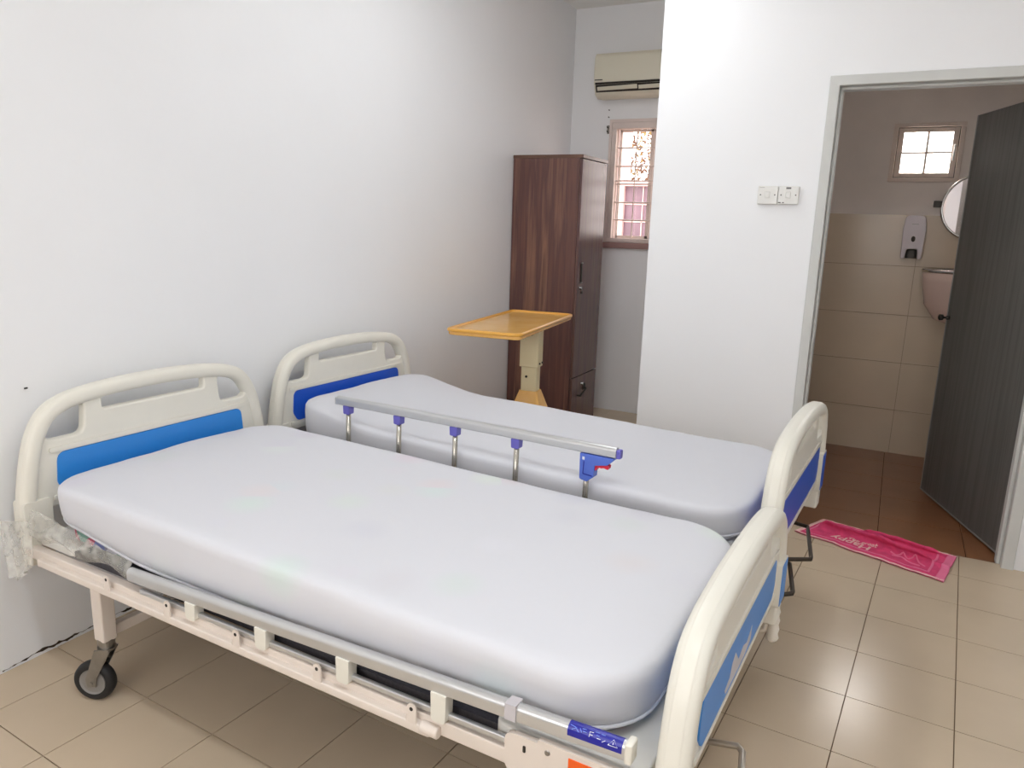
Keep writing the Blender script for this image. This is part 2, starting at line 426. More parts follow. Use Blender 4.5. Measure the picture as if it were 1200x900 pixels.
def smooth_path(P, n=4):
    """Catmull-Rom through 2-D points"""
    out = []
    for i in range(len(P)-1):
        p0 = P[max(i-1, 0)]; p1 = P[i]; p2 = P[i+1]; p3 = P[min(i+2, len(P)-1)]
        for k in range(n):
            t = k/n
            out.append(tuple(.5*((2*p1[a])+(-p0[a]+p2[a])*t+(2*p0[a]-5*p1[a]+4*p2[a]-p3[a])*t*t+(-p0[a]+3*p1[a]-3*p2[a]+p3[a])*t**3) for a in (0, 1)))
    out.append(P[-1]); return out

def board(parent, name, x, top, k, face, blue, torn=False):
    """moulded end board; face=+1 looks to the foot, -1 to the head; heights run from the crown down"""
    Z = lambda z: top+(z-.898)*k
    foot = k != 1 or top < .89
    A = [(v, Z(z)) for v, z in smooth_path(arch())]
    out = A+[(-.40, Z(.50)), (-.38, Z(.525)), (.38, Z(.525)), (.40, Z(.50))]
    holes = []
    for s in (1, -1):
        pts = [(.262, .738, .03), (.372, .738, .035), (.392, .77, .03), (.372, .815, .03), (.31, .838, .03), (.252, .843, .025)]
        holes.append(rc([(s*a, Z(b), r) for a, b, r in pts], 5))
    holes.append(rc([(-.195, Z(.804), .012), (.195, Z(.804), .012), (.195, Z(.846), .012), (0, Z(.855), .3), (-.195, Z(.846), .012)], 4))
    me = curve_plate(out, holes, .017, .006)
    for v in me.vertices: v.co.x += x
    rim = MB(); n = 14; kk = len(A); vs = []
    for i, (v, z) in enumerate(A):
        a, b = A[max(i-1, 0)], A[min(i+1, kk-1)]
        t = Vector((b[0]-a[0], b[1]-a[1])).normalized(); nn = Vector((t.y, -t.x))  # outward
        for j in range(n):
            q = 2*PI*j/n; c, s_ = math.cos(q), math.sin(q)
            e = lambda w: math.copysign(abs(w)**.75, w)
            vs.append((x+e(s_)*.031, v-nn.x*(.025-e(c)*.025), z-nn.y*(.025-e(c)*.025)))
    fs = [(i*n+j, i*n+(j+1) % n, (i+1)*n+(j+1) % n, (i+1)*n+j) for i in range(kk-1) for j in range(n)]
    fs += [tuple(range(n))[::-1], tuple((kk-1)*n+j for j in range(n))]
    rim.add(vs, fs)
    s0, s1 = (.50, .655) if foot else (.462, .565)      # corner sleeves at the bottom of the board
    for s in (1, -1):
        s0, s1 = (.43, .54) if foot and s < 0 else (s0, s1)
        y0, y1 = sorted((s*.388, s*.470)); rim.prism(rrect(y0, y1, Z(s0), Z(s1), .01), x-.03, x+.0315, 'x')
    for zz in (.699, .545):                              # raised ridges above and below the coloured panel
        rim.prism(rrect(-.375, .375, Z(zz), Z(zz+.016), .006, 3), x-.0215, x+.0215, 'x')
    rme = rim.mesh('rim')
    bm = bmesh.new(); bm.from_mesh(me); bm.from_mesh(rme); bm.to_mesh(me); bm.free()
    bp_ = link(name, me, 'cream', parent)
    me.shade_smooth()
    md = bp_.modifiers.new('split', 'EDGE_SPLIT'); md.split_angle = R(38)
    pan = rc([(-.335, .564, .02), (.335, .564, .02), (.36, .60, .03), (.352, .696, .03), (-.352, .696, .03), (-.36, .60, .03)], 5)
    for s in (face, -face):
        x0, x1 = sorted((x+s*.0165, x+s*.0205))
        MB().prism([(a, Z(b)) for a, b in pan], x0, x1, 'x').build('color_panel', blue, bp_)
    if foot:
        for s in (1, -1):
            y0, y1 = sorted((s*.394, s*.464)); e0, e1 = (.50, .655) if s > 0 else (.43, .54); MB().box(x+.0312, x+.033, y0, y1, Z(e0+.008), Z(e1-.008)).build('corner_panel', blue, bp_)
    if torn:
        tn = [(-.16, .575), (0, .572), (.07, .585), (.075, .625), (.03, .60), (-.01, .615), (-.05, .60), (-.09, .645), (-.115, .63), (-.13, .60), (-.17, .59)]
        MB().prism([(a, Z(b)) for a, b in tn], x+face*.0200, x+face*.0212, 'x').build('torn_label', 'paper', bp_)
    return bp_

def caster(parent, u, v, head):
    c = MB().lathe([(0, .019), (.012, .019), (.012, .024), (.03, .024)], (u, v, .175), (0, 0, 1), 20).build('caster', 'galv', parent, smooth=True)
    c.data.shade_flat()
    a = Vector((math.cos(head), math.sin(head), 0)); ax = Vector((-a.y, a.x, 0))
    w = Vector((u, v, .0625))+a*.045
    fk = MB()
    for s in (1, -1):
        o = w+ax*s*.021
        pts = [Vector((u, v, .172))+ax*s*.021-a*.022, Vector((u, v, .172))+ax*s*.021+a*.026, o+a*.016+Vector((0, 0, .012)), o+a*.012-Vector((0, 0, .014)), o-a*.014-Vector((0, 0, .01)), o-a*.02+Vector((0, 0, .02))]
        n = len(pts); th_ = ax*.0018
        fk.add([p+th_ for p in pts]+[p-th_ for p in pts], [tuple(range(n)), tuple(range(n, 2*n))[::-1]]+[(i, (i+1) % n, n+(i+1) % n, n+i) for i in range(n)])
    top = Vector((u, v, .174))
    fk.lathe([(0, .026), (.006, .026)], top-Vector((0, 0, .003)), (0, 0, 1), 18)
    fk.tube([w-ax*.026, w+ax*.026], .006, 10)
    fk.build('fork', 'galv', c)
    MB().lathe([(-.0135, .039), (-.0165, .044), (-.0165, .054), (-.011, .0605), (0, .0625), (.011, .0605), (.0165, .054), (.0165, .044), (.0135, .039)], w, ax, 36).build('tyre', 'rubber', c, smooth=True)
    MB().lathe([(-.0165, .01), (-.0165, .016), (-.0145, .02), (-.0145, .034), (-.0168, .040), (.0168, .040), (.0145, .034), (.0145, .02), (.0165, .016), (.0165, .01)], w, ax, 30).build('hub', 'hub', c)
    MB().tube([w-a*.004+Vector((0, 0, .066)), w-a*.05+Vector((0, 0, .072)), w-a*.0-Vector((0, 0, -.07))], .005, 6).build('brake_tab', 'rubber', c)
    return c

def make_bed(label, loc, yaw, blue, blue_foot, near_rail, cranks, foot):
    t = thing('hospital_bed', label, 'hospital bed', loc, yaw, 'hospital beds along the left wall')
    FU, FT, FK = foot
    board(t, 'headboard', .10, .898, 1, 1, blue)
    board(t, 'footboard', FU, FT, FK, 1, blue_foot, torn=near_rail == 'down')
    # posts that carry the boards
    for u, s, dz in ((.10, 1, 0), (.10, -1, 0), (FU, 1, -.06), (FU, -1, -.06)):
        y0, y1 = sorted((s*.395, s*.465))
        po = MB().box(u-.028, u+.028, y0, y1, .36 if u < 1 else .375, .475+dz if u < 1 else FT-.31).build('board_post', 'cream', t, bevel=.008)
    # bed frame
    f = MB()
    for s in (1, -1):
        f.box(.10, 2.06, s*.452-.014, s*.452+.014, .392, .428)
    for u in (.12, .75, 1.3, 2.04): f.box(u, u+.03, -.44, .44, .395, .425)
    f.build('frame', 'cream_metal', t, bevel=.004)
    for s in (1, -1):
        c = MB().box(.19, 1.625, s*.472-.010, s*.472+.010, .388, .410)
        c.tube([(1.60, s*.472, .403), (1.645, s*.472, .403)], .014, 12)
        ch = c.build('hinge_channel', 'cream_metal', t, bevel=.004)
        for u in (.535, .792, 1.05, 1.315, 1.58):
            p = [(u-.012, .408), (u+.012, .408), (u+.012, .440)]+[(u+.012*math.cos(q), .440+.012*math.sin(q)) for q in [PI*k/6 for k in range(1, 6)]]+[(u-.012, .440)]
            y0, y1 = sorted((s*.478, s*.4815)); tb = MB().prism(p, y0, y1, 'y').build('hinge_tab', 'cream_metal', ch)
            MB().lathe([(0, .0045), (.0008, .0045)], (u, s*.4815, .440), (0, s, 0), 10).build('tab_hole', 'dark_gap', ch)
    for u in (.425, 1.90):
        for s in (1, -1):
            MB().box(u-.024, u+.024, s*.432-.022, s*.432+.022, .20, .394).build('leg', 'cream_metal', t, bevel=.005)
            caster(t, u, s*.432, R(205) if s < 0 else R(160))
        MB().box(u-.012, u+.012, -.41, .41, .205, .238).build('brace', 'cream_metal', t, bevel=.003)
    # deck: dark mesh in the middle, pale plates at both ends
    MB().box(.315, 1.765, -.437, .437, .43, .45).build('deck_mesh', 'mesh', t)
    MB().prism(rrect(1.76, 2.075, -.450, .450, .03), .428, .466).build('deck_plate', 'deck', t, bevel=.006)
    MB().prism(rrect(.128, .32, -.44, .44, .03), .428, .456).build('deck_plate', 'deck', t, bevel=.006)
    # bracket plate at the foot corners
    for s in (1, -1):
        y0, y1 = sorted((s*.462, s*.474))
        pl = MB().prism(rc([(1.80, .385, .03), (2.06, .385, .012), (2.06, .482, .006), (1.872, .482, .004), (1.872, .474, .004), (1.80, .474, .02)], 4), y0, y1, 'y').build('bracket_plate', 'cream_metal', t)
        yo0, yo1 = sorted((s*.474, s*.4755))
        if s < 0:
            MB().prism(rrect(1.841, 1.847, .443, .457, .002, 2), yo0, yo1, 'y').build('keyhole', 'dark_gap', pl)
            MB().lathe([(0, .006), (.002, .005)], (1.893, -.474, .462), (0, -1, 0), 12).build('screw', 'galv', pl)
            if near_rail == 'down':
                st_ = MB().box(1.937, 2.03, yo0, yo1, .395, .470).build('sticker', 'orange', pl)
                tag(st_, 'orange warning sticker')
                MB().lathe([(0, .019), (.0006, .019)], (1.985, -.4755, .435), (0, -1, 0), 24).build('sticker_disc', 'label_white', pl)
                MB().lathe([(.0004, .013), (.0009, .013)], (1.985, -.4755, .435), (0, -1, 0), 24).build('sticker_dot', 'orange', pl)
    # drive rods under the deck and the folding cranks at the foot
    for s in (.28, -.02): MB().tube([(.6, s, .36), (2.09, s, .33)], .011, 10).build('drive_rod', 'galv', t, smooth=True)
    for path, m_, grip in cranks:
        c = MB().tube(path, .0075, 10).build('crank', m_, t, smooth=True)
        if grip:
            g0, g1 = Vector(grip[0]), Vector(grip[1]); L = (g1-g0).length
            pr_ = [(0, .008), (.006, .014)]+[(L*k/12, .017+(.0022 if k % 2 else -.001)-.003*abs(k/12-.45)) for k in range(1, 12)]+[(L-.006, .014), (L, .007)]
            gm = MB().lathe(pr_, g0, g1-g0, 18).build('crank_grip', 'grip' if grip[2] else 'crank_dark', c, smooth=True)
    if near_rail == 'down':
        rail_down(t)
    else:
        rail_up(t)
    return t

def bar_profile(u0, u1, v, zc, w, h):
    """extruded handrail section with a rounded top"""
    sec = [(-w/2, -h/2), (w/2, -h/2), (w/2, h*.1)]+[(w/2*math.cos(q), h*.1+h*.4*math.sin(q)) for q in [PI*k/8 for k in range(1, 8)]]+[(-w/2, h*.1)]
    return MB().prism([(v+a, zc+b) for a, b in sec], u0, u1, 'x')

def rail_down(t):
    V = -.462
    tilt = lambda o: [setattr(v.co, 'z', v.co.z+.0355*(v.co.x-1.0)) for v in o.data.vertices] and o   # the folded rail climbs to the foot
    r = tilt(bar_profile(.62, 2.045, V, .489, .026, .034).build('side_rail', 'alu', t, bevel=.002))
    tag(r, 'folded aluminium side rail')
    lb = lambda u: .436+.010*(u-.8)
    m = MB().box(.66, 1.81, V-.006, V+.006, -.007, .007); m.v = [(x, y, z+lb(x)) for x, y, z in m.v]; m.build('lower_bar', 'alu', r, bevel=.003)
    for u in (.88, 1.132, 1.388, 1.645):
        z0, z1 = lb(u)-.014, .474+.0355*(u-1.0)
        MB().prism(rc([(u-.018, z0, .012), (u+.018, z0, .012), (u+.019, z1, .002), (u-.019, z1, .002)], 4), V-.017, V+.012, 'y').build('post_cap', 'cream', r, bevel=.003)
    tilt(MB().box(1.80, 1.824, V-.0160, V+.0135, .473, .507).build('tape_patch', 'paper', r))
    tilt(MB().box(2.043, 2.058, V-.016, V+.016, .468, .509).build('end_cap', 'cream', r, bevel=.004))
    # navy printed label wrapped over the crown of the bar end
    sec = [(-.01365, -.004), (-.01365, .0034)]+[(-.01365*math.cos(q), .0034+.0140*math.sin(q)) for q in [PI*k/8 for k in range(1, 8)]]+[(.01365, .0034), (.01365, -.004)]
    lab = tilt(MB().prism([(V+a, .489+b) for a, b in sec], 1.932, 2.038, 'x').build('label', 'label_blue', r))
    tag(lab, 'navy blue label with white print')
    # print lies on the rounded crown: w is the angle round it
    def strokes(lines, w, m_):
        lp = MB()
        for pts in lines:
            P = []
            for u, a in pts:
                P.append((u, V-.0139*math.cos(a), .489+.0034+.0143*math.sin(a)))
            lp.tube(P, w, 5)
        tilt(lp.build('label_print', m_, r))
    strokes([[(2.012, .15), (2.030, .15), (2.021, .95), (2.012, .15)], [(2.021, .35), (2.021, .65)], [(1.975, .30), (1.975, .95), (1.982, .95)], [(1.975, .60), (1.981, .60)],
             [(1.990, .45), (1.997, .45)], [(2.000, .20), (2.006, .5)]], .0007, 'label_white')
    strokes([[(1.936, 1.0), (1.946, .9), (1.954, .4)], [(1.940, .5), (1.949, .85)], [(1.955, .95), (1.960, .5)], [(1.960, 1.0), (1.968, 1.0)], [(1.962, .7), (1.969, .7)],
             [(1.985, 1.15), (1.993, 1.15)], [(1.996, 1.1), (2.004, 1.1)], [(1.988, .8), (1.994, .75)]], .0007, 'label_blue_print')

def rail_up(t):
    V = -.438
    r = bar_profile(.455, 1.645, V, .726, .026, .034).build('side_rail', 'alu', t, bevel=.002)
    tag(r, 'raised aluminium side rail')
    MB().box(1.645, 1.66, V-.013, V+.013, .707, .736).build('end_cap', 'violet', r, bevel=.004)
    MB().box(.447, .456, V-.013, V+.013, .707, .737).build('end_cap', 'alu', r, bevel=.003)
    MB().box(.46, 1.60, V-.010, V+.010, .435, .452).build('lower_bar', 'alu', r, bevel=.003)
    for u in (.507, .760, 1.018, 1.275, 1.543):
        MB().tube([(u-.004, V, .44), (u, V, .70)], .0095, 12).build('rail_post', 'steel', r, smooth=True)
        if u < 1.5:
            MB().prism(rc([(u-.015, .675, .006), (u+.015, .675, .006), (u+.0165, .708, .001), (u-.0165, .708, .001)], 3), V-.014, V+.014, 'y').build('post_cap', 'violet', r, bevel=.003)
    u = 1.543
    hs = MB().prism(rc([(u-.020, .618, .006), (u+.006, .612, .006), (u+.030, .632, .004), (u+.032, .672, .004), (u+.075, .680, .006), (u+.096, .700, .004), (u+.096, .706, .002), (u-.022, .706, .002)], 3), V-.016, V+.016, 'y').build('latch_housing', 'latch', r, bevel=.002)
    MB().prism(rc([(u-.006, .640, .002), (u-.004, .682, .002), (u-.007, .682, .001), (u-.009, .637, .002), (u+.026, .634, .002), (u+.026, .637, .001)], 2), V-.0168, V-.0155, 'y').build('latch_seam', 'label_blue', r)
    MB().box(u-.012, u-.004, V-.0166, V-.0155, .686, .696).build('latch_mark', 'label_white', r)
    MB().prism(rc([(u+.031, .655, .002), (u+.036, .655, .002), (u+.040, .668, .003), (u+.052, .665, .003), (u+.062, .668, .003), (u+.078, .664, .004), (u+.080, .678, .004), (u+.036, .684, .004), (u+.031, .678, .002)], 3), V-.010, V+.010, 'y').build('release_lever', 'red', r)

Y1, A1 = .694, R(-2.4)
Y2, A2 = 1.727, R(-3.0)
def to_local(P, y, a):
    x, yy, z = P; yy -= y; c, s = math.cos(-a), math.sin(-a); return (x*c-yy*s, x*s+yy*c, z)
def world_path(L, y, a): return [to_local(p, y, a) for p in L]

bed1 = make_bed('cream hospital bed nearest the viewer, its silver side rail folded down', (0, Y1, 0), A1, 'blue_a', 'blue_a', 'down', [
    (world_path([(2.09, .50, .33), (2.165, .50, .345), (2.178, .485, .345), (2.19, .40, .345), (2.20, .25, .335)], Y1, A1), 'crank_light', None),
    (world_path([(2.09, 1.0, .34), (2.14, 1.0, .36), (2.148, 1.04, .42), (2.150, 1.062, .455)], Y1, A1), 'crank_light', (to_local((2.150, 1.065, .455), Y1, A1), to_local((2.158, 1.055, .30), Y1, A1), True))], (2.124, .765, .835))
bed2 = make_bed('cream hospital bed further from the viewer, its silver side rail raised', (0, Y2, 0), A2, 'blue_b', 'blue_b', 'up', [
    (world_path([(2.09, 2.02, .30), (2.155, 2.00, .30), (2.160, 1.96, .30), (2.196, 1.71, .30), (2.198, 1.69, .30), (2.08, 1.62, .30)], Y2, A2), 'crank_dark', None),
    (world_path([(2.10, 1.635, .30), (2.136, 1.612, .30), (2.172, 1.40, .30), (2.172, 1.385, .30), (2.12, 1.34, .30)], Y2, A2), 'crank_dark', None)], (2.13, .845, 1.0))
for bed in (bed2,):
    pass

# ------------------------------------------------------------------ mattresses
def mattress(label, loc, yaw, u0, u1, hw, prof_z, zb, sheet, core=None):
    t = thing('mattress', label, 'mattress', loc, yaw)
    cu, hu = (u0+u1)/2, (u1-u0)/2
    N = 40
    def ring(ins, rad):
        a, b = hu-ins, hw-ins; out = []
        cor = []
        for (sx, sy, q0) in ((1, -1, -PI/2), (1, 1, 0), (-1, 1, PI/2), (-1, -1, PI)):
            r = max(.004, min((rad if sx > 0 else .12)-ins*.5, a*.98, b*.98))
            cor.append([(cu+sx*(a-r)+r*math.cos(q0+PI/2*k/9), sy*(b-r)+r*math.sin(q0+PI/2*k/9)) for k in range(10)])
        for i, c in enumerate(cor):
            p, q = c[-1], cor[(i+1) % 4][0]; n = 16 if i % 2 == 0 else 40
            out += c[:-1]+[(p[0]+(q[0]-p[0])*k/n, p[1]+(q[1]-p[1])*k/n) for k in range(n)]
        return out
    steps = [(.018, 0, 0), (.010, 0, .06), (.006, 0, .2), (.003, 0, .4), (.001, 0, .6), (0, 0, .78), (.003, 0, .89), (.010, 0, .955), (.023, 0, .99), (.05, 0, 1), (.08, 0, 1), (.12, 0, 1), (.2, 0, 1), (.3, 0, 1), (.37, 0, 1), (hw-.006, 0, 1)]
    vs = []; n = None
    for ins, _, tt in steps:
        rg = ring(ins, .17); n = len(rg)
        for (x, y) in rg:
            zt = prof_z(x, y); z0 = zb(x, y); z = z0+(zt-z0)*tt
            w = mnoise.noise(Vector((x*5, y*5, tt*2)))*.004+mnoise.noise(Vector((x*14, y*14, 3+tt*3)))*.0018
            wr = (.0035*math.sin(46*z+2.2*math.sin(x*2.3)+x)+.003*mnoise.noise(Vector((x*3, y*3, z*30)))) if .05 < tt < .8 else 0
            vs.append((x, y*(1+wr*1.5), z+(w*max(0, 1-ins/.36) if tt > .5 else 0)))
    k = len(steps)
    fs = [(i*n+j, i*n+(j+1) % n, (i+1)*n+(j+1) % n, (i+1)*n+j) for i in range(k-1) for j in range(n)]+[tuple(range(n))[::-1], tuple((k-1)*n+j for j in range(n))]
    o = MB().add(vs, fs).build('fitted_sheet', sheet, t, smooth=True)
    hem = MB()   # elastic hem along the lower edge
    hp = [(x, y, zb(x, y)+.002) for x, y in ring(.011, .17)]
    hem.tube(hp+[hp[0], hp[1]], .0045, 6, cap=False); hem.build('sheet_hem', sheet, t, smooth=True)
    cz = .4680
    c = MB(); rg = ring(.030, .17); c.prism(rg, cz, cz+.08); cc = c.build('mattress_core', core or sheet, t)
    return t

ease = lambda t: max(0, min(1, t))**2*(3-2*max(0, min(1, t)))
m1 = mattress('thick mattress in a thin white fitted sheet on the near bed, floral underside showing', (0, Y1, 0), A1, .165, 2.043, .437,
              lambda x, y: .632-.018*ease((x-.3)/1.5)+.008*math.cos(y*3), lambda x, y: .530-.054*ease((x-.15)/.55)+.016*ease((x-1.2)/.7), 'sheet1', 'core')
m2 = mattress('thick mattress in an opaque white fitted sheet on the far bed beside the raised rail', (0, Y2, 0), A2, .165, 2.045, .408,
              lambda x, y: .612+.062*(1-ease((x-.18)/.45))-.02*ease((x-.6)/1.3), lambda x, y: .49, 'sheet2', None)

# clear wrapping left on the head end of the near mattress
def wrap():
    def sheet(fn, nu, nz):
        m = MB()
        for i in range(nu+1):
            for j in range(nz+1): m.v.append(fn(i/nu, j/nz))
        for i in range(nu):
            for j in range(nz):
                a = i*(nz+1)+j; m.f.append((a, a+1, a+nz+2, a+nz+1))
        o = m.build('plastic_wrap', 'film', m1, smooth=True); tag(o, 'crinkled clear plastic wrapping')
    # bunched film between the sheet hem and the frame
    def f1(s, q):
        u = .135+.475*s; drop = (.110-.055*s)*(.85+.15*math.sin(s*13+1))
        z = max(.4325, .548-.05*s-drop*q)
        y = -.452-.014*math.sin(q*PI)-.010*mnoise.noise(Vector((u*11, q*2.5, 1)))-.004*mnoise.noise(Vector((u*30+q*5, q*8, 5)))
        return (u, y, z)
    sheet(f1, 60, 16)
    # loose tail hanging past the corner of the head end in long soft folds
    def f2(s, q):
        u = .20-.19*s*(1-.25*q)+.03*q*s; z = .535-.045*s-(.17-.05*abs(s-.55))*q
        y = -.486-.022*q+.008*math.sin(s*17+q*2.5)*(.3+q)+.006*mnoise.noise(Vector((s*4, q*3, 7)))
        return (u, y, z)
    sheet(f2, 40, 14)
wrap()

# ------------------------------------------------------------------ wardrobe
wd = thing('wardrobe', 'tall narrow dark walnut wardrobe in the alcove corner', 'wardrobe', (0, 3.55, 0))
WDW, WDD, WDH = .445, .495, 1.865
b = MB().box(.006, WDD-.02, 0, .018, .0, WDH-.022).box(.006, WDD-.02, WDW-.018, WDW, .0, WDH-.022).box(.006, .02, .018, WDW-.018, 0, WDH-.022).box(.02, WDD-.02, .018, WDW-.018, .05, .068).box(WDD-.06, WDD-.045, .018, WDW-.018, 0, .05)
b.build('carcass', 'wood', wd)
MB().box(.004, WDD+.004, -.004, WDW+.004, WDH-.022, WDH).build('top_panel', 'wood_top', wd, bevel=.002)
wdoor = MB().box(WDD-.019, WDD, .004, WDW-.004, .425, WDH-.026).build('wardrobe_door', 'wood_door', wd, bevel=.0015)
MB().box(WDD, WDD+.004, .05, .075, 1.06, 1.185).build('recessed_handle', 'dark_gap', wdoor)
for z in (1.055, 1.183): MB().box(WDD+.003, WDD+.007, .047, .078, z, z+.007).build('handle_rim', 'galv', wdoor)
MB().lathe([(0, .012), (.012, .011), (.014, .004)], (WDD, .062, 1.022), (1, 0, 0), 16).build('lock', 'chrome', wdoor)
MB().box(WDD, WDD+.005, .078, .098, .985, 1.0).build('key_tag', 'dark_gap', wdoor)
wdr = MB().box(WDD-.019, WDD, .004, WDW-.004, .06, .418).build('drawer_front', 'wood_door', wd, bevel=.0015)
MB().lathe([(0, .012), (.012, .011), (.014, .004)], (WDD, .17, .36), (1, 0, 0), 16).build('drawer_lock', 'chrome', wdr)
MB().tube([(WDD, .10, .29), (WDD+.02, .11, .285), (WDD+.02, .21, .32), (WDD, .22, .325)], .006, 8).build('drawer_handle', 'dark_gap', wdr)
MB().box(WDD, WDD+.006, .20, .235, .31, .35).build('key_tag', 'dark_gap', wdr)

# ------------------------------------------------------------------ overbed table
tb = thing('overbed_table', 'honey coloured overbed table on an ivory column beside the wardrobe', 'table', (.486, 2.695, 0), R(7))
TX, TY = .197, .482
outl = rc([(-TX, -TY, .045), (TX, -TY, .045), (TX, TY, .045), (-TX, TY, .045)], 6)
MB().prism(outl, .868, .893).build('table_top', 'table', tb, bevel=.006)
rim = MB(); o1 = [(a*.995, b_*.997) for a, b_ in outl]
rim.tube([(a, b_, .893) for a, b_ in o1]+[(o1[0][0], o1[0][1], .893), (o1[1][0], o1[1][1], .893)], .010, 8, cap=False)
rim.build('raised_rim', 'table_rim', tb, smooth=True)
CX, CY = .105, -.01
MB().prism(rrect(CX-.055, CX+.055, CY-.045, CY+.045, .012, 4), .655, .869).build('upper_column', 'ivory', tb, bevel=.002)
MB().prism(rrect(CX-.046, CX+.046, CY-.037, CY+.037, .012, 4), .48, .66).build('lower_column', 'ivory', tb, bevel=.002)
bt = MB()
for (dx, dy, z) in ((-.01, -.0455, .83), (.015, -.0455, .838), (-.012, -.0385, .60)): bt.lathe([(0, .007), (.006, .006)], (CX+dx, CY+dy, z), (0, -1, 0), 12)
for yy in (-.02, .025): bt.lathe([(0, .006), (.006, .005)], (CX+.055, CY+yy, .675), (1, 0, 0), 10)
bt.build('bolts', 'dark_metal', tb)['kind'] = 'stuff'
fl = MB()
lv = [(.06, .13, .12), (.30, .105, .095), (.42, .085, .075), (.52, .052, .044)]
prev = [rrect(CX-a, CX+a, CY-b_, CY+b_, .012, 4) for z, a, b_ in lv]
n = len(prev[0]); fl.add([(p[0], p[1], lv[k][0]) for k, L in enumerate(prev) for p in L], [(i*n+j, i*n+(j+1) % n, (i+1)*n+(j+1) % n, (i+1)*n+j) for i in range(3) for j in range(n)]+[tuple(range(n))[::-1], tuple(3*n+j for j in range(n))])
fl.build('column_skirt', 'table', tb)
MB().prism(rrect(CX-.37, CX+.08, CY-.36, CY+.36, .05), .035, .062).build('base', 'table_rim', tb, bevel=.008)
for sx in (-.33, .045):
    for sy in (-.31, .31):
        MB().lathe([(-.012, .018), (-.012, .024), (.012, .024), (.012, .018)], (CX+sx, CY+sy, .024), (0, 1, 0), 18).build('caster', 'rubber', tb)

# ------------------------------------------------------------------ air conditioner
ac = thing('air_conditioner', 'cream split air conditioner mounted above the alcove window', 'air conditioner', (.245, BY, 0))
AW = .80
sec = [(0, 2.335), (-.12, 2.325), (-.165, 2.345), (-.19, 2.385), (-.205, 2.42), (-.21, 2.50), (-.205, 2.585), (-.19, 2.618), (-.16, 2.625), (0, 2.625)]
MB().prism([(y, z) for y, z in sec], 0, AW, 'x').build('body', 'ac', ac, bevel=.006)
MB().prism([(-.2085, 2.425), (-.216, 2.5), (-.211, 2.59), (-.195, 2.612), (-.19, 2.60), (-.20, 2.5)], .006, AW-.006, 'x').build('front_panel', 'ac', ac, bevel=.003)
MB().prism([(-.2075, 2.410), (-.2075, 2.424), (-.19, 2.424), (-.19, 2.410)], .012, AW-.012, 'x').build('air_slot', 'dark_gap', ac)
MB().prism([(-.186, 2.362), (-.2035, 2.408), (-.19, 2.408), (-.17, 2.362)], .014, AW-.014, 'x').build('outlet', 'dark_gap', ac)
for x0, x1 in ((.03, .325), (.335, .63), (.64, AW-.02)):
    fl_ = MB().add([(x0, -.200, 2.372), (x1, -.200, 2.376), (x1, -.212, 2.400), (x0, -.210, 2.393), (x0, -.195, 2.370), (x1, -.195, 2.374), (x1, -.207, 2.398), (x0, -.205, 2.391)],
                   [(0, 1, 2, 3), (7, 6, 5, 4), (0, 4, 5, 1), (1, 5, 6, 2), (2, 6, 7, 3), (3, 7, 4, 0)]).build('flap', 'ac', ac)
MB().box(.012, .07, -.2165, -.2145, 2.437, 2.443).build('badge', 'dark_gap', ac)

# ------------------------------------------------------------------ alcove window with grille
w1 = thing('window_1', 'tall white framed window with a thin security grille in the alcove', None, kind='structure')
X0, X1, Z0, Z1 = .335, .945, 1.31, 2.175
fr = MB().box(X0, X1, BY-.012, BY+.06, Z1-.045, Z1).box(X0, X1, BY-.012, BY+.06, Z0, Z0+.03).box(X0, X0+.035, BY-.012, BY+.06, Z0+.03, Z1-.045).box(X1-.035, X1, BY-.012, BY+.06, Z0+.03, Z1-.045)
fr.build('window_frame', 'win_frame', w1, bevel=.003)
MB().box(X0-.02, X1+.02, BY-.016, BY-.0005, Z1, Z1+.022).box(X0-.02, X0, BY-.016, BY-.0005, Z0, Z1).box(X1, X1+.02, BY-.016, BY-.0005, Z0, Z1).build('architrave', 'win_frame', w1)
MB().box(X0-.03, X1+.03, BY-.03, BY+.03, Z0-.045, Z0-.002).build('window_sill', 'sill', w1, bevel=.003)
sa = MB()
for a0, a1 in ((X0+.036, X0+.30), (X0+.305, X1-.036)):
    sa.box(a0, a0+.022, BY+.06, BY+.085, Z0+.03, Z1-.045).box(a1-.022, a1, BY+.06, BY+.085, Z0+.03, Z1-.045).box(a0, a1, BY+.06, BY+.085, Z0+.03, Z0+.05).box(a0, a1, BY+.06, BY+.085, Z1-.06, Z1-.045)
sa.build('sash', 'win_frame', w1)
for a0, a1 in ((X0+.06, X0+.28), (X0+.325, X1-.06)):
    MB().box(a0, a1, BY+.07, BY+.074, Z0+.05, Z1-.06).build('pane', 'glass', w1)
for z in (1.475, 1.604, 1.738, 1.762, 1.866, 1.998):
    MB().tube([(X0+.02, BY+.03, z), (X1-.02, BY+.03, z)], .0055, 8).build('grille_bar', 'win_frame', w1)
for x in (.385, .515, .645, .775, .905):
    MB().tube([(x, BY+.04, Z0+.02), (x, BY+.04, Z1-.03)], .005, 8).build('grille_bar', 'win_frame', w1)
